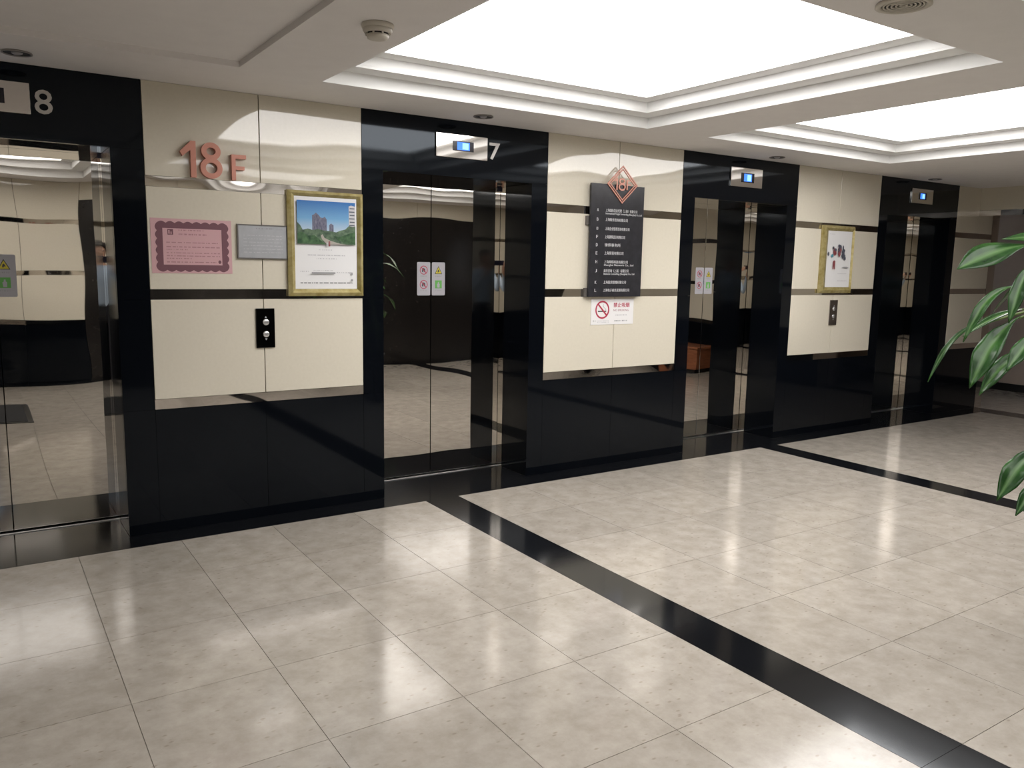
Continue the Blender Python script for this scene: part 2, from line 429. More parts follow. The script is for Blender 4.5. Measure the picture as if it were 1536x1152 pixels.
# ------------------------------------------------------------------ cladding of a wall segment
def clad(parent, a, joints, b, axis='x', face=0., sign=1, z_top=H, z_from=0.):
    """cream panels, chrome strips and granite dado between a and b; sign: +1 depth grows away from the room"""
    def put_box(name, u0, u1, z0, z1, d0, d1, mat, bev=0.):
        p0, p1 = sorted((face + sign * d0, face + sign * d1))
        if axis == 'x': return box(name, u0, u1, p0, p1, z0, z1, mat, parent, bev)
        return box(name, p0, p1, u0, u1, z0, z1, mat, parent, bev)
    g = .0022
    us = [a] + list(joints) + [b]
    for u0, u1 in zip(us[:-1], us[1:]):
        if z_from < .1: put_box('granite_panel', u0 + g * .5, u1 - g * .5, 0, S3B - .001, 0, .028, M_GRANITE)
        for z0, z1 in ((S3T, S2B), (S2T, S1B), (S1T, z_top)):
            if z0 < z_from: z0 = z_from
            if z1 - z0 < .02: continue
            put_box('cream_panel', u0 + g, u1 - g, z0 + .001, z1 - .001, 0, .028, M_CREAM, .0015)
    for z0, z1 in ((S3B, S3T), (S2B, S2T), (S1B, S1T)):
        if z0 > z_from: put_box('chrome_strip', a + .001, b - .001, z0, z1, .002, .028, M_CHROME)

# lift wall
wb = multi_box('wall_back', [(a, b, .031, .5, -.0, H) for (a, _, b) in BAYS[:4]] + [(8.803, 9.68, .031, .5, 0, H), (XL, 9.68, .501, .56, -.1, H)] +  # thin slab behind the doors is added to block sky light leaking through gaps
               [(p0, p1, .031, .5, HEAD + .024, H) for (p0, _, _, p1) in PORTALS] +
               [(p0, o0 - .024, .031, .5, 0, HEAD + .024) for (p0, o0, _, _) in PORTALS] +
               [(o1 + .024, p1, .031, .5, 0, HEAD + .024) for (_, _, o1, p1) in PORTALS], M_BACK)
tag(wb, kind='structure')
for (a, j, b) in BAYS: clad(wb, a, j, b)
for (p0, o0, o1, p1) in PORTALS:
    for (u0, u1) in ((p0, o0), (o1, p1)):
        for z0, z1 in ((0, S3B), (S3B, S2B), (S2B, HEAD)):
            box('granite_panel', u0 + .0008, u1 - .0004, 0, .028, z0 + .0006, z1 - .0006, M_GRANITE, wb)
    box('granite_panel', p0 + .0008, p1 - .0008, 0, .028, HEAD + .0006, H - .0005, M_GRANITE, wb)
    for (u0, u1) in ((o0 - .022, o0), (o1, o1 + .022)):
        for z0, z1 in ((0, S3B), (S3B, HEAD - .001)):
            box('granite_panel', u0, u1, .029, RV, z0 + .0006, z1 - .0006, M_GRANITE, wb)
tc = multi_box('trim_1', [(9.552, 9.70, .0, .03, 0, H), (9.68, 9.70, .03, .55, 0, H)], M_CHROME); tag(tc, kind='structure')

# lift doors
for n, (p0, o0, o1, p1) in enumerate(PORTALS, 1):
    d = bpy.data.objects.new('door_%d' % n, None); COL.objects.link(d); d.location = ((o0 + o1) / 2, DY, 0); tag(d, kind='structure')
    mid = (o0 + o1) / 2
    if n == 1: mid = .105
    if n == 2: mid = 2.713
    for (u0, u1) in ((o0 - .02, mid - .002), (mid + .002, o1 + .02)):
        box('door_leaf', u0, u1, DY, DY + .035, .012, HEAD + .01, M_MIRROR, d, .0015)
    box('jamb_trim', o0 - .02, o0 + .0005, RV + .001, DY - .004, 0.001, HEAD - .001, M_MIRROR, d)
    box('jamb_trim', o1 - .0005, o1 + .02, RV + .001, DY - .004, 0.001, HEAD - .001, M_MIRROR, d)
    box('head_soffit', o0 - .02, o1 + .02, .029, DY - .004, HEAD, HEAD + .02, M_MIRROR, d)
    box('sill', o0, o1, .364, .46, -.012, .004, M_ALU, d)

# wall behind the camera: cream bays, a wide dark-clad section with a cream lintel
DX0, DX1, DZ = 1.17, 8.0, 2.22
wf = multi_box('wall_front', [(XL - .2, 11.5, YB - .3, YB - .031, 0, H)], M_BACK); tag(wf, kind='structure')
clad(wf, XL, [-2.35, -1.4, -.45, .48], DX0, face=YB, sign=-1)
clad(wf, DX1, [], XR, face=YB, sign=-1)
for k in range(6):
    a = DX0 + (DX1 - DX0) * k / 6; b = DX0 + (DX1 - DX0) * (k + 1) / 6
    box('dark_panel', a + .002, b - .002, YB - .03, YB, 0, DZ, M_DARKDOOR, wf)
    box('cream_panel', a + .002, b - .002, YB - .03, YB, DZ + .002, H, M_CREAM, wf, .0015)
# left wall
wl = multi_box('wall_left', [(XL - .3, XL - .03, YB, .5, 0, H)], M_BACK); tag(wl, kind='structure')
clad(wl, YB, [-4.6, -3.4, -2.2, -1.1], 0, axis='y', face=XL, sign=-1)
# right wall with its opening beside the lift wall, bulkhead above it
OY = -1.9
wr = multi_box('wall_right', [(XR + .03, 9.68, YB, OY - .004, 0, H), (XR + .03, 9.68, OY - .004, .031, 2.17, H)], M_TAUPE); tag(wr, kind='structure')
clad(wr, YB, [-4.7, -3.6, -2.7], OY, axis='y', face=XR, sign=1)
box('cream_panel', XR, XR + .028, OY + .002, -.95 - .002, 2.21, H, M_CREAM, wr, .0015)
box('cream_panel', XR, XR + .028, -.95 + .002, -.001, 2.21, H, M_CREAM, wr, .0015)
box('chrome_strip', XR - .002, XR + .03, OY, -.001, 2.15, 2.208, M_CHROME, wr)
box('head_soffit', XR + .03, 9.68, OY, -.001, 2.15, 2.168, M_CHROME, wr)
# passage beyond
wp = multi_box('wall_passage', [(11.36, 11.5, YB, 2.3, 0, H), (9.7, 11.36, 2.18, 2.3, 0, .8), (9.7, 11.36, 2.18, 2.3, 2.2, H), (9.7, 9.9, 2.18, 2.3, .8, 2.2), (11.2, 11.36, 2.18, 2.3, .8, 2.2), (9.69, 11.36, -3.1, -2.95, 0, H), (9.5, 9.7, .55, 2.3, 0, H)], M_TAUPE); tag(wp, kind='structure')
wi = bpy.data.objects.new('added_window_1', None); COL.objects.link(wi); wi.location = (10.55, 2.24, .8); tag(wi, kind='structure')  # unseen window, added to let daylight into the passage
multi_box('added_window_frame', [(-.65, -.60, -.03, .03, 0, 1.4), (.60, .65, -.03, .03, 0, 1.4), (-.60, .60, -.03, .03, 0, .05), (-.60, .60, -.03, .03, 1.35, 1.4), (-.025, .025, -.03, .03, .05, 1.35)], M_STEEL, wi, wi.location)
for q_ in (-.60, .025): box('added_window_pane', 10.55 + q_, 10.55 + q_ + .575, 2.237, 2.243, .85, 2.15, M_GLASS, wi)
bb = box('baseboard_passage', 11.345, 11.36, -2.95, 2.18, 0, .1, M_PLINTH); tag(bb, kind='structure')

# ------------------------------------------------------------------ ceiling fittings
def downlight(x, y, label):
    o = thing('downlight', label, 'ceiling light', (x, y, H), 'small round ceiling downlights')
    lathe('rim', [(.056, .001), (.062, -.002), (.064, -.007), (.060, -.009), (.057, -.006), (.056, .001)], M_GREYRIM, o, (x, y, H), 28)
    lathe('reflector', [(.057, -.004), (.040, -.002), (.030, -.002), (.0, -.002)], M_DARKGAP, o, (x, y, H), 24)
    lathe('lamp', [(.0, -.012), (.014, -.011), (.022, -.007), (.024, -.0025), (.0, -.0025)], M_STICK, o, (x, y, H), 20)
    return o
downlight(.238, -.249, 'round ceiling downlight above the leftmost lift numbered 8')
downlight(2.744, -.236, 'round ceiling downlight above the lift numbered 7')
downlight(5.60, -.20, 'round ceiling downlight above the third lift from the left')
downlight(8.02, -.17, 'round ceiling downlight above the rightmost lift')
def speaker(x, y, label):
    o = thing('ceiling_speaker', label, 'speaker', (x, y, H))
    lathe('rim', [(.075, .001), (.09, -.002), (.092, -.01), (.08, -.014), (.072, -.010), (.072, .001)], M_PLASTIC, o, (x, y, H), 32)
    for r in (.012, .026, .040, .054, .066):
        lathe('grille_ring', [(r - .004, -.004), (r - .004, -.010), (r + .002, -.010), (r + .002, -.004), (r - .004, -.004)], M_PLASTIC, o, (x, y, H), 28)
    lathe('cone', [(.072, -.003), (.0, -.003)], M_DARKGAP, o, (x, y, H), 28)
speaker(2.757, -3.01, 'round ribbed ceiling speaker at top edge right of the big light')
o = thing('smoke_detector', 'ivory round smoke detector on ceiling left of the big light', 'smoke detector', (1.39, -1.66, H))
L0 = o.location
lathe('base', [(.0, 0), (.062, 0), (.064, -.006), (.060, -.018), (.0, -.018)], M_PLASTIC, o, L0, 36)
lathe('sensing_gap', [(.0, -.018), (.052, -.018), (.046, -.034), (.0, -.034)], M_DARKGAP, o, L0, 32)
lathe('body', [(.056, -.018), (.058, -.024), (.051, -.036), (.048, -.036), (.048, -.022)], M_PLASTIC, o, L0, 36)
lathe('cap', [(.0, -.058), (.026, -.058), (.040, -.054), (.044, -.040), (.040, -.040), (.0, -.040)], M_PLASTIC, o, L0, 36)
for k in range(8):
    a = k * math.pi / 4
    box('fin', L0.x + .046 * math.cos(a) - .003, L0.x + .046 * math.cos(a) + .003, L0.y + .046 * math.sin(a) - .003, L0.y + .046 * math.sin(a) + .003, H - .042, H - .034, M_PLASTIC, o)

# ------------------------------------------------------------------ lift indicators and numerals
def indicator(x0, x1, z0, z1, sx0, sx1, sz0, sz1, label, dim=False):
    o = thing('lift_indicator', label, 'display', ((x0 + x1) / 2, 0, z0), 'floor indicators over the lifts')
    box('plate', x0, x1, -.012, 0, z0, z1, M_CHROME_FLAT, o, .002)
    sn = box('screen', sx0, sx1, -.015, -.0121, sz0, sz1, M_SCREEN, o)
    wd = sx1 - sx0; ht = sz1 - sz0
    lf = box('lit_field', sx0 + wd * .2, sx0 + wd * .8, -.0156, -.0151, sz0 + ht * .1, sz0 + ht * .9, M_BLUE, sn)
    box('bright_field', sx0 + wd * .45, sx0 + wd * .74, -.0161, -.0157, sz0 + ht * .18, sz0 + ht * .82, M_PALEBLUE, sn)
    return o
M_CHROME_FLAT = metal_mat('polished_plate', (.74, .71, .68), .05, 2.0, .003)
indicator(-.095, .293, 2.212, 2.359, .02, .186, 2.252, 2.322, 'silver floor indicator cut by left edge of photo beside numeral 8')
indicator(2.531, 2.917, 2.21, 2.358, 2.652, 2.808, 2.255, 2.317, 'bright silver floor indicator with blue screen beside numeral 7')
indicator(5.275, 5.660, 2.208, 2.364, 5.396, 5.553, 2.246, 2.323, 'silver floor indicator with blue screen over third lift from left')
indicator(7.912, 8.29, 2.220, 2.365, 8.026, 8.165, 2.259, 2.326, 'dull floor indicator with blue screen over the rightmost lift')
t = text_mesh('door_number', '8', .311, .389, 2.22, 2.336, -.001, .006, M_SILVER, None, (.35, 0, 2.22), bold=.005); tag(t, 'silver numeral 8 beside the leftmost floor indicator', 'number')
t = text_mesh('door_number', '7', 2.934, 3.018, 2.222, 2.331, -.001, .006, M_SILVER, None, (2.976, 0, 2.222), bold=.012); tag(t, 'silver numeral 7 on black stone beside a floor indicator', 'number')

# ------------------------------------------------------------------ copper floor number
fn = thing('floor_number', 'copper raised 18F lettering high on cream panel between lifts 8 and 7', 'sign', (1.15, 0, 1.965))
Lf_ = fn.location
def fpr(name, pts): return prism(name, [(a - Lf_.x, b - Lf_.z) for a, b in pts], -.032, -.002, M_ROSE, fn, Lf_)
fpr('numeral', [(1.026, 1.965), (1.054, 1.965), (1.054, 2.157), (1.030, 2.157), (.972, 2.098), (.985, 2.074), (1.026, 2.108)])
def eight(name, cx_, z0, z1, hw_, st, y0, y1, mat, par):
    n = 40; r2 = hw_; h_ = z1 - z0; rb = h_ * .29; rt = h_ * .245
    zb_, zt_ = z0 + rb, z1 - rt; c_ = par.location
    vs_, fs_ = [], []
    for (cz_, rx, rz, y_a) in ((zb_, r2, rb, y0), (zt_, r2 * .88, rt, y0 + .0004)):
        o_ = ring_pts(cx_, cz_, rx, rz, n); i_ = ring_pts(cx_, cz_, rx - st, rz - st, n); k_ = len(vs_)
        vs_ += [(a - c_.x, y_a - c_.y, b - c_.z) for a, b in o_] + [(a - c_.x, y_a - c_.y, b - c_.z) for a, b in i_] + [(a - c_.x, y1 - c_.y, b - c_.z) for a, b in o_] + [(a - c_.x, y1 - c_.y, b - c_.z) for a, b in i_]
        for i in range(n):
            j = (i + 1) % n
            fs_ += [[k_ + i, k_ + j, k_ + n + j, k_ + n + i], [k_ + 2 * n + i, k_ + 3 * n + i, k_ + 3 * n + j, k_ + 2 * n + j], [k_ + i, k_ + 2 * n + i, k_ + 2 * n + j, k_ + j], [k_ + n + i, k_ + n + j, k_ + 3 * n + j, k_ + 3 * n + i]]
    return mesh_of(name, vs_, fs_, mat, par, c_)
eight('numeral', 1.134, 1.965, 2.157, .058, .027, -.032, -.002, M_ROSE, fn)
fpr('letter', [(1.242, 1.965), (1.264, 1.965), (1.264, 2.022), (1.312, 2.022), (1.312, 2.042), (1.264, 2.042), (1.264, 2.083), (1.322, 2.083), (1.322, 2.104), (1.242, 2.104)])

# ------------------------------------------------------------------ pink certificate
def bars(name, parent, x0, x1, z, h, y, mat, seed=0, dens=.8):
    r = random.Random(seed); out = []; x = x0
    while x < x1:
        w_ = min(r.uniform(.006, .03) * (x1 - x0) / .3, x1 - x)
        out.append((x, x + w_, y - .0004, y, z, z + h)); x += w_ + r.uniform(.002, .008) / dens
    L_ = parent.location if parent else Vector((0, 0, 0))
    o_ = multi_box(name, [(a - L_.x, b - L_.x, c - L_.y, d_ - L_.y, e_ - L_.z, f_ - L_.z) for a, b, c, d_, e_, f_ in out], mat, parent, L_)
    o_['kind'] = 'stuff'
    return o_
ct = thing('certificate', 'pink certificate with purple scalloped border taped on cream panel', 'certificate', (1.03, 0, 1.448))
box('paper', .813, 1.236, -.002, -.0002, 1.448, 1.742, M_PINK, ct)
out = []
sx0, sx1, sz0, sz1 = .845, 1.210, 1.466, 1.718
def scallops(a, b, n): return [a + (b - a) * i / n for i in range(n)]
def scal_outline(off):
    pts = []
    def edge(p, q, n, nx, nz):
        for i in range(n):
            for s in range(6):
                u = (i + s / 6) / n
                bump = math.sin(math.pi * s / 6) * .010 + off
                pts.append((p[0] + (q[0] - p[0]) * u + nx * bump, p[1] + (q[1] - p[1]) * u + nz * bump))
    edge((sx0, sz0), (sx1, sz0), 8, 0, -1); edge((sx1, sz0), (sx1, sz1), 6, 1, 0)
    edge((sx1, sz1), (sx0, sz1), 8, 0, 1); edge((sx0, sz1), (sx0, sz0), 6, -1, 0)
    return pts
ou = scal_outline(0.)
cxm, czm = (sx0 + sx1) / 2, (sz0 + sz1) / 2
def to_inner(p):
    return (min(max(p[0], sx0 + .028), sx1 - .028), min(max(p[1], sz0 + .028), sz1 - .028))
inn = [to_inner(p) for p in ou]
Lc = ct.location
loop_frame('scalloped_border', [(a - Lc.x, b - Lc.z) for a, b in ou], [(a - Lc.x, b - Lc.z) for a, b in inn], -.0028, -.002, M_PURPLE, ct, Lc)
box('seal_mark', .898, .927, -.0028, -.0021, 1.655, 1.685, M_PURPLE, ct)
box('seal_mark', .903, .909, -.0034, -.0029, 1.66, 1.68, M_PINK, ct)
box('seal_mark', .914, .919, -.0034, -.0029, 1.658, 1.672, M_PINK, ct)
for i, (a, b, z, hh) in enumerate([(.955, 1.085, 1.678, .006), (.955, 1.10, 1.655, .008), (.89, 1.16, 1.612, .005), (.89, 1.17, 1.588, .006), (.89, 1.0, 1.574, .005), (.89, 1.17, 1.556, .005), (.89, 1.17, 1.540, .005), (.89, 1.02, 1.526, .005), (.89, 1.15, 1.506, .006)]):
    bars('text_line', ct, a, b, z, hh, -.0022, M_PURPLE2, i + 3)
prism('stamp_dot', [(a - Lc.x, b - Lc.z) for a, b in ring_pts(1.168, 1.512, .008, .010, 14)], -.0028, -.0021, M_PURPLE, ct, Lc)

# ------------------------------------------------------------------ grey plaque
pq = thing('plaque', 'grey notice plaque between pink certificate and gilt framed poster', 'plaque', (1.41, 0, 1.533))
box('plate', 1.272, 1.548, -.010, -.0004, 1.54, 1.722, M_PLATE, pq)
loop_frame('rim', [(a - 1.41, b - 1.533) for a, b in rect(1.266, 1.553, 1.534, 1.728)], [(a - 1.41, b - 1.533) for a, b in rect(1.2725, 1.5475, 1.5405, 1.7215)], -.013, -.0004, M_PLATEFR, pq, pq.location)
bars('title_line', pq, 1.372, 1.47, 1.703, .007, -.0105, M_GREYINK, 5); bars('title_line', pq, 1.492, 1.52, 1.702, .007, -.0105, M_GREYINK, 6)
for i in range(6): bars('text_line', pq, 1.30, 1.525, 1.57 + i * .019, .003, -.0105, M_LIGHTINK, i + 20)

# ------------------------------------------------------------------ gilt frames and posters
def gilt_frame(x0, x1, z0, z1, px0, px1, pz0, pz1, label):
    D_ = -.026
    (x0, z0), (x1, z1) = adj(x0, z0, D_), adj(x1, z1, D_); (px0, pz0), (px1, pz1) = adj(px0, pz0, -.014), adj(px1, pz1, -.014)
    o_ = thing('picture_frame', label, 'picture frame', ((x0 + x1) / 2, 0, z0), 'gilt picture frames')
    c_ = o_.location
    def bar(name, q):
        n = len(q); mid = [((a + e) / 2 - c_.x, (b + f) / 2 - c_.z) for (a, b), (e, f) in ((q[0], q[3]), (q[1], q[2]))]
        A = [(a - c_.x, b - c_.z) for a, b in q]
        v = [(A[0][0], -.002, A[0][1]), (A[1][0], -.002, A[1][1]), (A[0][0], -.020, A[0][1]), (A[1][0], -.020, A[1][1]),
             (mid[0][0], D_ - .004, mid[0][1]), (mid[1][0], D_ - .004, mid[1][1]), (A[3][0], -.014, A[3][1]), (A[2][0], -.014, A[2][1]), (A[3][0], -.002, A[3][1]), (A[2][0], -.002, A[2][1])]
        f = [[0, 1, 3, 2], [2, 3, 5, 4], [4, 5, 7, 6], [6, 7, 9, 8], [8, 9, 1, 0], [0, 2, 4, 6, 8], [1, 9, 7, 5, 3]]
        return mesh_of(name, v, f, M_GOLD, o_, c_)
    bar('frame_bar', [(x0, z0), (x1, z0), (px1, pz0), (px0, pz0)]); bar('frame_bar', [(x1, z0), (x1, z1), (px1, pz1), (px1, pz0)])
    bar('frame_bar', [(x1, z1), (x0, z1), (px0, pz1), (px1, pz1)]); bar('frame_bar', [(x0, z1), (x0, z0), (px0, pz0), (px0, pz1)])
    box('backing', px0 - .012, px1 + .012, -.009, -.003, pz0 - .012, pz1 + .012, M_PLATEFR, o_)
    return o_, px0, px1, pz0, pz1
def flat(parent, name, pts, y, mat):
    c_ = parent.location
    return prism(name, [(a - c_.x, b - c_.z) for a, b in pts], y, y + .0004, mat, parent, c_)
fr, a0, a1, b0, b1 = gilt_frame(1.560, 2.032, 1.320, 1.938, 1.600, 1.990, 1.362, 1.906, 'gilt picture frame around the poster of towers, left of lift 7')
po = thing('poster', 'white poster with photo of towers, blue sky and trees, in gilt frame', 'poster', ((a0 + a1) / 2, -.0095, b0))
box('sheet', a0 + .001, a1 - .001, -.0115, -.0095, b0 + .001, b1 - .001, M_OFFW, po)
def P1(u, v): return (a0 + (a1 - a0) * u, b0 + (b1 - b0) * v)   # u, v over the sheet
Y = -.0120
def R1(u0, u1, v0, v1): return [P1(u0, v0), P1(u1, v0), P1(u1, v1), P1(u0, v1)]
flat(po, 'printed_sky', R1(.035, .965, .49, .955), Y, M_SKYPRINT)
flat(po, 'printed_tower', [P1(.27, .63), P1(.27, .80), P1(.30, .81), P1(.33, .83), P1(.38, .80), P1(.40, .78), P1(.44, .775), P1(.47, .79), P1(.50, .76), P1(.50, .63)], Y - .0005, M_BUILDPRINT)
flat(po, 'printed_tower', [P1(.54, .62), P1(.54, .70), P1(.57, .72), P1(.61, .70), P1(.61, .62)], Y - .0005, M_BUILDPRINT)
flat(po, 'printed_tower', [P1(.86, .65), P1(.86, .915), P1(.90, .925), P1(.965, .915), P1(.965, .65)], Y - .0004, M_LIGHTINK)
for k in range(6): flat(po, 'printed_balcony', R1(.865 + .01 * (k % 2), .955, .70 + k * .037, .712 + k * .037), Y - .0009, M_SLATE)
tre = [P1(.035, .49), P1(.035, .72), P1(.08, .69), P1(.12, .64), P1(.2, .655), P1(.28, .64), P1(.36, .655), P1(.45, .64), P1(.55, .635), P1(.65, .625), P1(.72, .645), P1(.80, .66), P1(.86, .70), P1(.93, .69), P1(.965, .70), P1(.965, .49)]
flat(po, 'printed_trees', tre, Y - .0013, M_TREEPRINT2)
flat(po, 'printed_bushes', [P1(.035, .49), P1(.035, .60), P1(.10, .62), P1(.2, .58), P1(.3, .585), P1(.37, .55), P1(.45, .50), P1(.47, .49)], Y - .0018, M_TREEPRINT)
flat(po, 'printed_bushes', [P1(.965, .50), P1(.965, .63), P1(.88, .62), P1(.8, .60), P1(.7, .575), P1(.6, .585), P1(.68, .54), P1(.8, .505)], Y - .0018, M_TREEPRINT)
flat(po, 'printed_path', [P1(.5, .49), P1(.42, .545), P1(.40, .585), P1(.43, .60), P1(.46, .56), P1(.56, .53), P1(.72, .50), P1(.85, .49)], Y - .0023, M_PATHPRINT)
flat(po, 'printed_figure', R1(.49, .515, .465, .51), Y - .0027, M_LIGHTINK); flat(po, 'printed_figure', R1(.525, .55, .47, .525), Y - .0027, M_MAROON)
def tl(parent, fn_, u0, u1, v, h, mat, seed):
    p = fn_(u0, v); q = fn_(u1, v + h)
    return bars('text_line', parent, p[0], q[0], p[1], q[1] - p[1], Y - .0002, mat, seed)
tl(po, P1, .38, .60, .425, .010, M_LIGHTINK, 41); tl(po, P1, .20, .80, .365, .012, M_LIGHTINK, 42); tl(po, P1, .34, .66, .328, .012, M_LIGHTINK, 43)
tl(po, P1, .08, .22, .185, .014, M_LIGHTINK, 44); tl(po, P1, .29, .60, .20, .008, M_LIGHTINK, 45); flat(po, 'printed_bar', R1(.25, .63, .168, .186), Y - .0003, M_GREYINK)
tl(po, P1, .66, .9, .178, .010, M_LIGHTINK, 46); tl(po, P1, .08, .92, .06, .014, M_GREYINK, 47); flat(po, 'printed_mark', R1(.89, .915, .155, .185), Y - .0003, M_GREYINK); flat(po, 'printed_mark', R1(.89, .92, .085, .11), Y - .0003, M_GREYINK)

fr2, a0, a1, b0, b1 = gilt_frame(6.555, 7.040, 1.322, 1.946, 6.629, 7.0, 1.376, 1.898, 'gilt picture frame around the sketchy figures poster, right of third lift')
p2 = thing('poster', 'pale poster with small colourful group of figures, in gilt frame', 'poster', ((a0 + a1) / 2, -.0095, b0))
box('sheet', a0 + .001, a1 - .001, -.0115, -.0095, b0 + .001, b1 - .001, M_OFFW, p2)
rr = random.Random(3)
for i in range(22):
    u = rr.uniform(.03, .72); v = .60 + rr.gauss(0, .045) + (.04 if .3 < u < .55 else 0)
    mt_ = (M_TEAL if u < .22 else (M_MAROON if u < .55 else M_SLATE)) if rr.random() < .75 else M_SLATE
    w_, h_ = rr.uniform(.03, .07), rr.uniform(.03, .08)
    flat(p2, 'printed_figure', [P1(u - w_, v), P1(u, v - h_), P1(u + w_ * .7, v - h_ * .3), P1(u + w_ * .5, v + h_ * .7), P1(u - w_ * .4, v + h_)], Y - .0003 * (i + 1) * .3, mt_)
for u, v in ((.43, .74), (.21, .70), (.66, .655)): flat(p2, 'printed_head', [P1(*q) for q in ring_pts(u, v, .035, .025, 10)], Y - .0028, M_SLATE)
flat(p2, 'printed_figure', [P1(.24, .32), P1(.24, .46), P1(.27, .48), P1(.33, .47), P1(.34, .32), P1(.31, .32), P1(.29, .40), P1(.27, .32)], Y - .0008, M_MAROON)
flat(p2, 'printed_boat', [P1(.60, .355), P1(.70, .345), P1(.84, .345), P1(.90, .357), P1(.80, .372), P1(.70, .368)], Y - .0008, M_GREYINK)
tl(p2, P1, .08, .28, .935, .012, M_LIGHTINK, 51); tl(p2, P1, .5, .9, .11, .012, M_LIGHTINK, 52); tl(p2, P1, .5, .85, .24, .010, M_LIGHTINK, 53)

# ------------------------------------------------------------------ call button panels
def call_panel(x0, x1, z0, z1, label, mat):
    o_ = thing('call_panel', label, 'button panel', ((x0 + x1) / 2, 0, z0), 'lift call button panels')
    box('plate', x0, x1, -.010, -.0002, z0, z1, mat, o_, .0015)
    xm = (x0 + x1) / 2 + .002; zm = (z0 + z1) / 2
    for z in (zm + .035, zm - .035):
        lathe('button', [(.0, -.016), (.015, -.016), (.018, -.0145), (.019, -.0101), (.0, -.0101)], M_BUTTON, o_, (xm, 0, z), 22, axis='y')
    c_ = o_.location
    for s, z in ((1, zm + .064), (-1, zm - .064)):
        flat(o_, 'arrow_mark', [(xm - .007, z - s * .004), (xm + .007, z - s * .004), (xm, z + s * .007)], -.0106, M_STICK)
    return o_
call_panel(1.359, 1.468, 1.02, 1.25, 'glossy dark lift call panel under gilt framed towers poster', M_CALL)
call_panel(6.722, 6.835, 1.02, 1.256, 'narrow grey lift call panel right of the third lift', metal_mat('dull_steel_plate', (.36, .32, .32), .25))

# ------------------------------------------------------------------ directory board
(b_x0, b_z0), (b_x1, b_z1) = adj(3.820, 1.303, -.04), adj(4.338, 2.133, -.04)
db = thing('directory_board', 'charcoal tenant directory board with white lettering on cream panel', 'sign', ((b_x0 + b_x1) / 2, 0, b_z0))
dp = box('panel', b_x0, b_x1, -.04, -.022, b_z0, b_z1, M_BOARD, db, .0015)
for z in (b_z0 + .03, b_z1 - .27):
    box('mounting_rail', b_x0 - .02, b_x1 - .03, -.0218, -.0003, z - .03, z + .035, M_PLATEFR, db)
BW = b_x1 - b_x0
rowsT = [('A', '上海国际货运代理（上海）有限公司', 'International Freight Forwarding (Shanghai) Co., Ltd'), ('B', '上海财务咨询有限公司', ''), ('10', '上海企业管理咨询有限公司', ''),
         ('F', '上海建筑设计有限公司', ''), ('D', '律师事务所', ''), ('E', '上海贸易有限公司', ''), ('H', '上海网络科技有限公司', 'Shanghai Network Co., Ltd'),
         ('J', '商务咨询（上海）有限公司', 'Business Consulting (Shanghai) Co., Ltd')]
zt = b_z0 + (b_z1 - b_z0) * .775
rowz = [.757, .675, .595, .522, .450, .378, .300, .220, .072 + .045, .045]
rowsT += [('K', '上海投资管理有限公司', ''), ('L', '上海电子商务发展有限公司', '')]
wds = [.60, .42, .46, .38, .30, .36, .45, .47, .43, .50]
for (c, zh, en), rz, wd in zip(rowsT, rowz, wds):
    z = b_z0 + (b_z1 - b_z0) * rz
    text_mesh('row_letter', c, b_x0 + BW * .11, b_x0 + BW * .14, z, z + .022, -.0402, .0012, M_BOARDTXT, dp, db.location)
    text_mesh('tenant_name', zh, b_x0 + BW * .27, b_x0 + BW * (.27 + wd), z, z + .024, -.0402, .0012, M_BOARDTXT, dp, db.location)
    if en: text_mesh('tenant_name', en, b_x0 + BW * .27, b_x0 + BW * min(.96, .27 + wd * 1.25), z - .022, z - .004, -.0402, .0012, M_BOARDTXT, dp, db.location)
dm = thing('floor_emblem', 'rose copper diamond emblem reading 18F at top of directory board', 'sign', (4.10, -.041, 2.0))
dcx, dcz = adj(4.117, 2.138, -.047); hw, hh = .148, .138; c_ = dm.location
def dia(k): return [(dcx - c_.x, dcz - c_.z - hh * k), (dcx - c_.x + hw * k, dcz - c_.z), (dcx - c_.x, dcz - c_.z + hh * k), (dcx - c_.x - hw * k, dcz - c_.z)]
loop_frame('outer_line', dia(1), dia(.92), -.007, -.0005, M_ROSE, dm, c_)
loop_frame('inner_line', dia(.84), dia(.77), -.007, -.0005, M_ROSE, dm, c_)
for s in ((-1, 0), (1, 0)):
    xx = dcx + s[0] * hw * .88
    box('link_pin', xx - .008, xx + .008, -.0465, -.0415, dcz - .004, dcz + .004, M_ROSE, dm)
flat(dm, 'numeral', [(dcx - .062, dcz - .042), (dcx - .050, dcz - .042), (dcx - .050, dcz + .044), (dcx - .060, dcz + .044), (dcx - .084, dcz + .024), (dcx - .079, dcz + .014), (dcx - .062, dcz + .028)], -.0065, M_ROSE)
eight('numeral', dcx - .006, dcz - .044, dcz + .046, .034, .011, -.048, -.042, M_ROSE, dm)
text_mesh('letter', 'F', dcx + .038, dcx + .082, dcz - .036, dcz + .036, -.0425, .006, M_ROSE, dm, c_, bold=-.005)

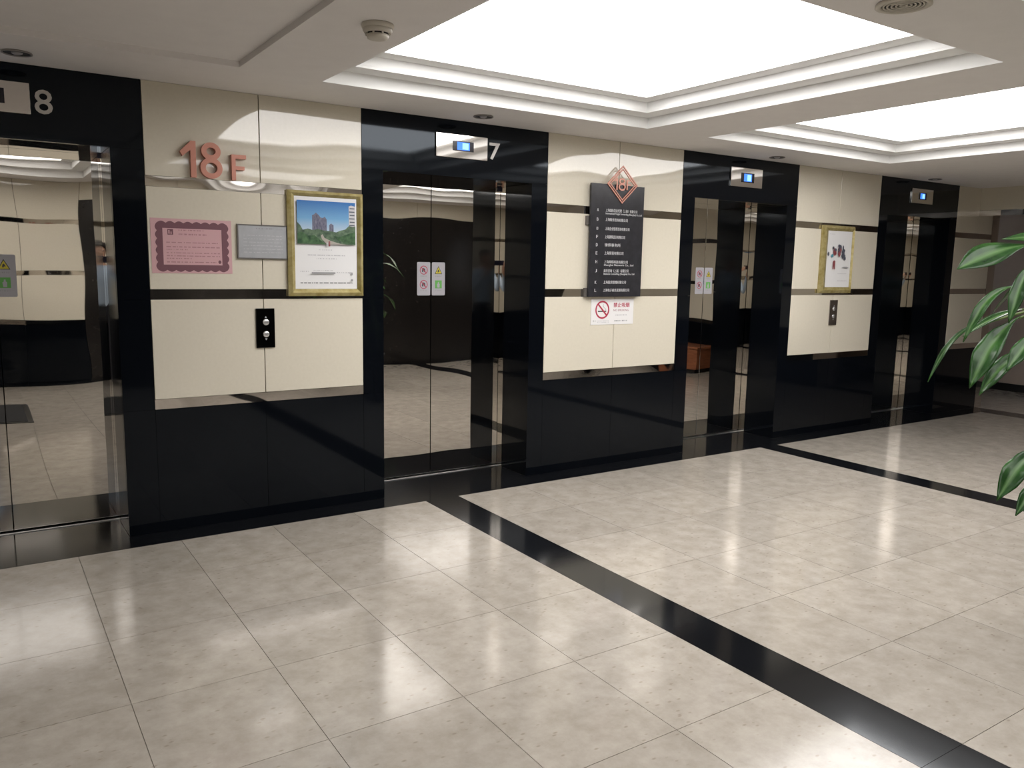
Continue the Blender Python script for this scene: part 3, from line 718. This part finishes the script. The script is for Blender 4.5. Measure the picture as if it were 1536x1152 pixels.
# ------------------------------------------------------------------ no smoking sign
ns = thing('no_smoking_sign', 'white no smoking sign with red ring below directory board', 'sign', (4.06, 0, 1.093))
box('sheet', 3.848, 4.268, -.003, -.0003, 1.093, 1.285, M_WHITE, ns); c_ = ns.location
def loc2(p): return [(a - c_.x, b - c_.z) for a, b in p]
rc, rz_ = 3.957, 1.205
loop_frame('red_ring', loc2(ring_pts(rc, rz_, .068, .068, 36)), loc2(ring_pts(rc, rz_, .056, .056, 36)), -.0038, -.0031, M_RED, ns, c_)
q = .061 * .7071; e = .006 * .7071
prism('red_slash', loc2([(rc - q - e, rz_ + q - e), (rc + q - e, rz_ - q - e), (rc + q + e, rz_ - q + e), (rc - q + e, rz_ + q + e)]), -.0046, -.0039, M_RED, ns, c_)
prism('cigarette', loc2(rect(rc - .042, rc + .038, rz_ - .016, rz_ - .007)), -.0037, -.0031, M_INK, ns, c_)
tube('smoke_curl', [(rc + .036, -.0035, rz_ - .004), (rc + .03, -.0035, rz_ + .01), (rc + .012, -.0035, rz_ + .02), (rc + .004, -.0035, rz_ + .032), (rc + .012, -.0035, rz_ + .043)], [.0022] * 5, M_LIGHTINK, ns, c_, 5)
text_mesh('sign_text', '禁止吸烟', 4.066, 4.225, 1.222, 1.258, -.0031, .0008, M_RED, ns, c_, bold=.012)
text_mesh('sign_text', 'NO SMOKING', 4.066, 4.218, 1.192, 1.208, -.0031, .0008, M_PURPLE2, ns, c_)
bars('text_line', ns, 4.09, 4.20, 1.158, .010, -.0031, M_LIGHTINK, 61); bars('text_line', ns, 4.08, 4.21, 1.115, .009, -.0031, M_GREYINK, 62)
bars('text_line', ns, 3.868, 3.90, 1.115, .013, -.0031, M_GREYINK, 63); bars('text_line', ns, 3.912, 4.03, 1.108, .005, -.0031, M_LIGHTINK, 64); bars('text_line', ns, 3.912, 4.03, 1.118, .006, -.0031, M_LIGHTINK, 65)

# ------------------------------------------------------------------ door stickers
def rounded(x0, x1, z0, z1, r):
    pts = []
    for (cx_, cz_, a) in ((x1 - r, z0 + r, -90), (x1 - r, z1 - r, 0), (x0 + r, z1 - r, 90), (x0 + r, z0 + r, 180)):
        for k in range(4):
            q_ = math.radians(a + 30 * k); pts.append((cx_ + r * math.cos(q_), cz_ + r * math.sin(q_)))
    return pts
def sticker(kind, x0, x1, z0, z1, label):
    o_ = thing('door_sticker', label, 'sticker', ((x0 + x1) / 2, DY, z0), 'safety stickers on the lift doors'); c_ = o_.location
    y = -.0004
    def fl(name, pts, k, mat): return prism(name, [(a - c_.x, b - c_.z) for a, b in pts], y - .0005 * (k + 1), y - .0005 * k - .0001, mat, o_, c_)
    fl('backing', rounded(x0, x1, z0, z1, .008), 0, M_STICK)
    xm = (x0 + x1) / 2; za = z0 + (z1 - z0) * .76; zb = z0 + (z1 - z0) * .33
    if kind == 'red':
        for z in (za, zb):
            ro = [(a - c_.x, b - c_.z) for a, b in ring_pts(xm, z, .031, .031, 24)]; ri = [(a - c_.x, b - c_.z) for a, b in ring_pts(xm, z, .026, .026, 24)]
            loop_frame('red_ring', ro, ri, y - .0012, y - .0006, M_RED, o_, c_)
            q_ = .028 * .7071; e_ = .002
            fl('hand_symbol', [(xm - .014, z - .012), (xm - .004, z - .015), (xm - .002, z), (xm + .004, z - .014), (xm + .013, z - .012), (xm + .01, z + .008), (xm, z + .015), (xm - .012, z + .01)], 1, M_INK)
            fl('red_slash', [(xm - q_ - e_, z + q_ - e_), (xm + q_ - e_, z - q_ - e_), (xm + q_ + e_, z - q_ + e_), (xm - q_ + e_, z + q_ + e_)], 2.2, M_RED)
    else:
        fl('warning_triangle', [(xm - .030, za - .026), (xm + .030, za - .026), (xm, za + .030)], 1, M_INK)
        fl('warning_triangle', [(xm - .0235, za - .022), (xm + .0235, za - .022), (xm, za + .022)], 2.2, M_YELLOW)
        fl('warning_symbol', [(xm - .008, za - .014), (xm - .002, za - .016), (xm + .002, za - .008), (xm + .008, za - .015), (xm + .006, za - .002), (xm, za + .006), (xm - .006, za)], 3.4, M_INK)
        fl('green_square', rect(xm - .027, xm + .027, zb - .027, zb + .029), 1, M_GREEN)
        fl('standing_figure', [(xm - .008, zb - .022), (xm + .009, zb - .022), (xm + .010, zb + .004), (xm + .004, zb + .008), (xm + .004, zb + .018), (xm - .004, zb + .018), (xm - .005, zb + .007), (xm - .012, zb + .002)], 2.2, M_STICK)
    for i, z in enumerate((za - .046, zb - .046)):
        bars_ = bars('text_line', o_, xm - .025, xm + .025, z, .008, DY + y - .0006, M_GREYINK, 70 + i)
    return o_
sticker('warn', .091, .201, 1.307, 1.533, 'grey warning sticker with yellow triangle on leftmost lift door')
sticker('red', 2.604, 2.707, 1.303, 1.536, 'sticker with two red prohibition rings on left leaf of lift 7')
sticker('warn', 2.720, 2.825, 1.303, 1.536, 'sticker with yellow triangle and green square on right leaf of lift 7')
sticker('red', -.005, .087, 1.307, 1.533, 'red ring sticker on leftmost lift door, just outside the photo edge')
sticker('red', 5.345, 5.446, 1.303, 1.536, 'sticker with red rings on left leaf of the third lift')
sticker('warn', 5.458, 5.559, 1.303, 1.536, 'sticker with yellow triangle on right leaf of the third lift')

# ------------------------------------------------------------------ planter with leafy plant
PX, PY = 3.78, -3.55
pl = thing('plant_pot', 'square charcoal tapered plant pot at right, holding the leafy plant', 'plant pot', (PX, PY, 0))
def sq(h, z): return [(-h, -h, z), (h, -h, z), (h, h, z), (-h, h, z)]
pv = sq(.17, .03) + sq(.24, .44) + sq(.215, .44) + sq(.20, .40)
pf = [[3, 2, 1, 0]] + [[k * 4 + i, k * 4 + (i + 1) % 4, (k + 1) * 4 + (i + 1) % 4, (k + 1) * 4 + i] for k in range(3) for i in range(4)] + [[12, 13, 14, 15]]
mesh_of('body', pv, pf, M_POT, pl, pl.location)
rv = sq(.252, .435) + sq(.252, .460) + sq(.212, .460) + sq(.212, .435)
mesh_of('rim', rv, [[k * 4 + i, k * 4 + (i + 1) % 4, ((k + 1) % 4) * 4 + (i + 1) % 4, ((k + 1) % 4) * 4 + i] for k in range(4) for i in range(4)], M_POT, pl, pl.location)
box('foot', PX - .16, PX + .16, PY - .16, PY + .16, 0, .031, M_PLINTH, pl)
mesh_of('soil', [(math.cos(i * math.pi / 12) * .0 + sx * .208, sy * .208, .0) for i in (0,) for sx, sy in ((-1, -1), (1, -1), (1, 1), (-1, 1))] + [(sx * .203, sy * .203, -.03) for sx, sy in ((-1, -1), (1, -1), (1, 1), (-1, 1))] + [(0, 0, .025)],
        [[0, 1, 8], [1, 2, 8], [2, 3, 8], [3, 0, 8], [4, 7, 6, 5], [0, 4, 5, 1], [1, 5, 6, 2], [2, 6, 7, 3], [3, 7, 4, 0]], M_SOIL, pl, (PX, PY, .435))
pt = thing('potted_plant', 'tall green plant with long drooping glossy leaves at right edge', 'plant', (PX, PY, .46)); Lp = pt.location
canes = [[(PX - .05, PY + .02, .462), (PX - .10, PY + .05, .8), (PX - .17, PY + .06, 1.15), (PX - .22, PY + .08, 1.42)],
         [(PX + .07, PY - .04, .462), (PX + .09, PY - .08, .9), (PX + .11, PY - .06, 1.25), (PX + .10, PY - .04, 1.55)],
         [(PX + .0, PY + .09, .462), (PX + .05, PY + .15, .75), (PX + .09, PY + .2, 1.05)],
         [(PX - .08, PY - .08, .462), (PX - .16, PY - .09, .65), (PX - .23, PY - .08, .86)]]
for c in canes: tube('cane', c, [.02, .018, .016, .012][:len(c)], M_STEM, pt, Lp, 8)
def leaf(base, tip, width, sag, stem_from=None, face=(0, 0, 1), fold=.25, wav=0., p=1.):
    B, T = Vector(base), Vector(tip); L = (T - B).length; d_ = (T - B).normalized()
    hint = Vector(face); nrm = (hint - d_ * hint.dot(d_)).normalized(); side = d_.cross(nrm).normalized()
    arch = Vector((0, 0, 1)) - d_ * d_.z; arch = arch.normalized() if arch.length > .1 else nrm
    n, k = 12, 6; vs, fs, rib = [], [], []
    for i in range(n + 1):
        t_ = i / n
        wd = width * (max(0, math.sin(math.pi * min(1, t_ ** p))) ** 1.15) * .5 + .0012
        c_ = B + d_ * (L * t_) + arch * (sag * L * math.sin(math.pi * t_ ** .85))
        for j in range(k + 1):
            s = j / k * 2 - 1
            vs.append(c_ + side * (wd * s) + nrm * (abs(s) * wd * fold + wav * wd * math.sin(t_ * 17 + s * 2) * abs(s)) - Lp)
            rib.append(max(0, 1 - abs(s) * 3.2) * .8)
    for i in range(n):
        for j in range(k):
            q_ = i * (k + 1) + j; fs.append([q_, q_ + 1, q_ + k + 2, q_ + k + 1])
    o_ = mesh_of('leaf', vs, fs, M_LEAF, pt, Lp, True)
    at = o_.data.attributes.new('rib', 'FLOAT', 'POINT')
    for i, r_ in enumerate(rib): at.data[i].value = r_
    md = o_.modifiers.new('thickness', 'SOLIDIFY'); md.thickness = .0012
    if stem_from is not None:
        S = Vector(stem_from); mid = (S + B) / 2 + Vector((0, 0, .06 * (B - S).length / .3))
        tube('petiole', [S, mid, B + d_ * .01], [.007, .006, .0045], M_STEM, o_, Lp, 6)
c1, c2, c4 = (PX - .19, PY + .07, 1.30), (PX + .10, PY - .04, 1.5), (PX - .22, PY - .08, .84)
top1 = (PX - .22, PY + .08, 1.42)
FC = (-.75, -.35, .5)
LEAVES = [((3.232, -3.304, 1.633), (2.893, -3.209, 1.539), .100, .05, top1, FC, .10, .0, 1.5),
          ((3.383, -3.343, 1.63), (3.081, -3.258, 1.648), .045, .06, top1, FC, .2, .0, 1.),
          ((3.143, -3.332, 1.482), (2.892, -3.255, 1.285), .036, .20, top1, FC, .25, .25, 1.5),
          ((3.197, -3.308, 1.402), (2.992, -3.2, 1.298), .042, .06, c1, (-.3, -.1, 1), .2, .0, 1.),
          ((3.062, -3.357, 1.38), (2.83, -3.324, 1.135), .076, .10, c1, FC, .30, .22, 1.35),
          ((3.171, -3.215, 1.357), (2.956, -3.107, 1.121), .018, .16, c1, FC, .3, .3, 1.4),
          ((3.063, -3.381, 1.58), (2.919, -3.387, 1.36), .046, .08, c1, FC, .3, .2, 1.2),
          ((2.974, -3.481, 1.343), (2.809, -3.447, 1.21), .052, .08, c1, FC, .3, .2, 1.3),
          ((2.85, -3.583, .986), (2.638, -3.539, .820), .066, .12, c4, FC, .30, .25, 1.4),
          ((2.842, -3.602, .89), (2.688, -3.576, .774), .045, .10, c4, FC, .3, .2, 1.3),
          ((3.40, -3.27, 1.24), (3.21, -3.17, 1.06), .06, .12, c1, FC, .3, .2, 1.2)]
for L_ in LEAVES: leaf(*L_)
rl = random.Random(11)
for i in range(24):
    c = canes[i % 4]; S = Vector(c[-1]) + Vector((0, 0, -rl.uniform(0, .22)))
    a = rl.uniform(-2.0, 1.2) if i % 3 else rl.uniform(-2.5, 1.6)
    r_ = rl.uniform(.14, .24); Lf = rl.uniform(.28, .42)
    if abs(math.degrees(a)) > 120: r_ *= .6; Lf *= .7
    B = S + Vector((math.cos(a) * r_, math.sin(a) * r_, rl.uniform(.10, .26)))
    T = B + Vector((math.cos(a) * Lf * .85, math.sin(a) * Lf * .85, -Lf * rl.uniform(.1, .6)))
    leaf(B, T, rl.uniform(.08, .13), rl.uniform(.1, .2), S, (rl.uniform(-.4, .4), rl.uniform(-.4, .4), 1), .22, .08, 1.1)

# ------------------------------------------------------------------ low wooden bench box by the right wall, mat
bn = thing('wooden_chest', 'low red-brown wooden chest against the right wall, seen in mirror doors', 'chest', (8.98, -3.4, 0))
box('plinth', 8.78, 9.2, -3.95, -2.85, 0, .07, M_PLINTH, bn)
for k in range(4): box('board', 8.75, 9.21, -4.0 + k * .3 + .0015, -4.0 + (k + 1) * .3 - .0015, .071, .37, M_WOOD, bn, .002)
box('lid', 8.73, 9.22, -4.02, -2.78, .372, .41, M_WOOD, bn, .004)
for k in range(2): lathe('knob', [(.0, -.03), (.014, -.028), (.016, -.018), (.007, -.012), (.007, .0)], M_PLINTH, bn, (8.749, -3.7 + k * .6, .26), 14, axis='y').rotation_euler = (0, 0, -math.pi / 2)
mt_ = thing('floor_mat', 'black rectangular floor mat mirrored in the leftmost lift door', 'mat', (-.35, -3.65, 0))
box('pile', -1.03, .33, -4.17, -3.13, .0005, .009, M_MAT, mt_)
loop = multi_box('rubber_edge', [(-1.08 + .35, -1.031 + .35, -.57, .57, .0005, .006), (.331 + .35, .38 + .35, -.57, .57, .0005, .006), (-1.03 + .35, .33 + .35, -.57, -.521, .0005, .006), (-1.03 + .35, .33 + .35, .521, .57, .0005, .006)], M_PLINTH, mt_, (-.35, -3.65, 0))
# ------------------------------------------------------------------ the photographer, mirrored in the chrome jambs
pn = thing('person', 'person in pale blue shirt and dark trousers holding up a phone', 'person', (0, -5.22, 0)); Lq = pn.location
V_, E_, R_ = [], [], []
def jv(p, r, link_to=None):
    V_.append(p); R_.append(r if isinstance(r, tuple) else (r, r))
    if link_to is not None: E_.append((link_to, len(V_) - 1))
    return len(V_) - 1
pel = jv((0, 0, .93), (.155, .105)); ab = jv((0, .005, 1.08), (.14, .095), pel); ch = jv((0, -.005, 1.28), (.165, .105), ab)
nb = jv((0, .0, 1.42), (.085, .07), ch); nk = jv((0, .025, 1.485), .052, nb); jaw = jv((0, .06, 1.555), (.066, .08), nk)
hd = jv((0, .055, 1.63), (.076, .094), jaw); ht = jv((0, .045, 1.70), (.060, .075), hd)
for s in (-1, 1):
    hip = jv((s * .09, 0, .86), (.085, .09), pel); kn = jv((s * .105, .015, .49), .058, hip); cf_ = jv((s * .108, -.005, .34), .055, kn)
    an = jv((s * .11, -.02, .10), .038, cf_); he = jv((s * .11, -.02, .045), .042, an); to = jv((s * .125, .10, .035), (.042, .03), he); te = jv((s * .13, .18, .03), (.036, .024), to)
    sh = jv((s * .175, -.005, 1.385), (.062, .06), nb); el = jv((s * .255, .13, 1.16), .044, sh); fo = jv((s * .20, .24, 1.29), .040, el)
    wr_ = jv((s * .115, .345, 1.425), (.026, .022), fo); pa = jv((s * .098, .372, 1.475), (.034, .016), wr_)
    kx = [(.100, .418, 1.530), (.098, .418, 1.512), (.096, .416, 1.494), (.094, .412, 1.478)]
    lens = [.052, .060, .054, .042]
    for (fx, fy, fz), fl_ in zip(kx, lens):
        k0 = jv((s * fx, fy - .018, fz - .012), .0095, pa); k1 = jv((s * (fx - .012), fy + .013, fz + .001), .0085, k0); k2 = jv((s * (fx - .012 - fl_ * .45), fy + .015, fz + .004), .0075, k1)
    t0 = jv((s * .085, .375, 1.497), .011, pa); t1 = jv((s * .066, .388, 1.516), .0095, t0); t2 = jv((s * .048, .394, 1.528), .008, t1)
bm = bmesh.new(); lay = bm.verts.layers.skin.verify()
bv = [bm.verts.new(p) for p in V_]
for a, b in E_: bm.edges.new((bv[a], bv[b]))
for i, v in enumerate(bv): v[lay].radius = R_[i]
bv[0][lay].use_root = True
me = bpy.data.meshes.new('skeleton'); bm.to_mesh(me); bm.free()
tmp = bpy.data.objects.new('skeleton', me); COL.objects.link(tmp)
m1 = tmp.modifiers.new('skin', 'SKIN'); m1.use_smooth_shade = True; m2 = tmp.modifiers.new('sub', 'SUBSURF'); m2.levels = 2
dg = bpy.context.evaluated_depsgraph_get(); bme = bpy.data.meshes.new_from_object(tmp.evaluated_get(dg)); bme.name = 'body'
COL.objects.unlink(tmp); bpy.data.objects.remove(tmp)
bme.materials.clear()
for q_ in (M_SKIN, M_SHIRT, M_TROUSER, M_SHOE): bme.materials.append(q_)
zmin = min(v.co.z for v in bme.vertices)
for v in bme.vertices: v.co.z -= zmin if v.co.z < .2 else zmin * max(0, (1 - v.co.z) / .8)
for p_ in bme.polygons:
    c_ = p_.center; p_.use_smooth = True
    if c_.z < .09: p_.material_index = 3
    elif c_.z < .97: p_.material_index = 2
    elif c_.y > .22 and c_.z > 1.18 and abs(c_.x) < .23 and (c_.y > .305): p_.material_index = 0
    elif c_.z > 1.455 and abs(c_.x) < .13 and c_.y < .2: p_.material_index = 0
    else: p_.material_index = 1
link('body', bme, None, pn, Lq)
# hair, face
hs, hf = [], []
nu, nv = 18, 9
for i in range(nv + 1):
    th = math.pi * .60 * i / nv
    for k in range(nu):
        ph = 2 * math.pi * k / nu; fr_ = math.cos(ph)          # fr_ = 1 at the face
        t2_ = th * (1 - .42 * max(0, fr_) ** 1.5)
        hs.append((.088 * math.sin(t2_) * math.sin(ph), .048 + .103 * math.sin(t2_) * math.cos(ph), 1.645 + .098 * math.cos(t2_)))
for i in range(nv):
    for k in range(nu): hf.append([i * nu + k, i * nu + (k + 1) % nu, (i + 1) * nu + (k + 1) % nu, (i + 1) * nu + k])
ho = mesh_of('hair', hs, hf, M_HAIR, pn, Lq, True); md = ho.modifiers.new('thickness', 'SOLIDIFY'); md.thickness = .012
def blob(name, c, r, mat):
    bm = bmesh.new(); bmesh.ops.create_uvsphere(bm, u_segments=12, v_segments=8, radius=1)
    for v in bm.verts: v.co = Vector((v.co.x * r[0] + c[0], v.co.y * r[1] + c[1], v.co.z * r[2] + c[2]))
    me = bpy.data.meshes.new(name); bm.to_mesh(me); bm.free()
    for q in me.polygons: q.use_smooth = True
    return link(name, me, mat, pn, Lq)
blob('nose', (0, .150, 1.598), (.013, .020, .024), M_SKIN); blob('mouth', (0, .136, 1.560), (.024, .008, .007), M_MAROON)
for s in (-1, 1):
    blob('eye', (s * .030, .138, 1.628), (.012, .007, .006), M_INK); blob('ear', (s * .080, .05, 1.615), (.012, .022, .033), M_SKIN)
ph_ = thing('phone', 'black mobile phone held up by the person in blue shirt', 'phone', (0, -4.801, 1.50))
box('body', -.078, .078, -4.806, -4.797, 1.486, 1.561, M_SCREEN, ph_, .003)
box('lens_bump', .044, .070, -4.7968, -4.795, 1.528, 1.554, M_PLATEFR, ph_, .001)
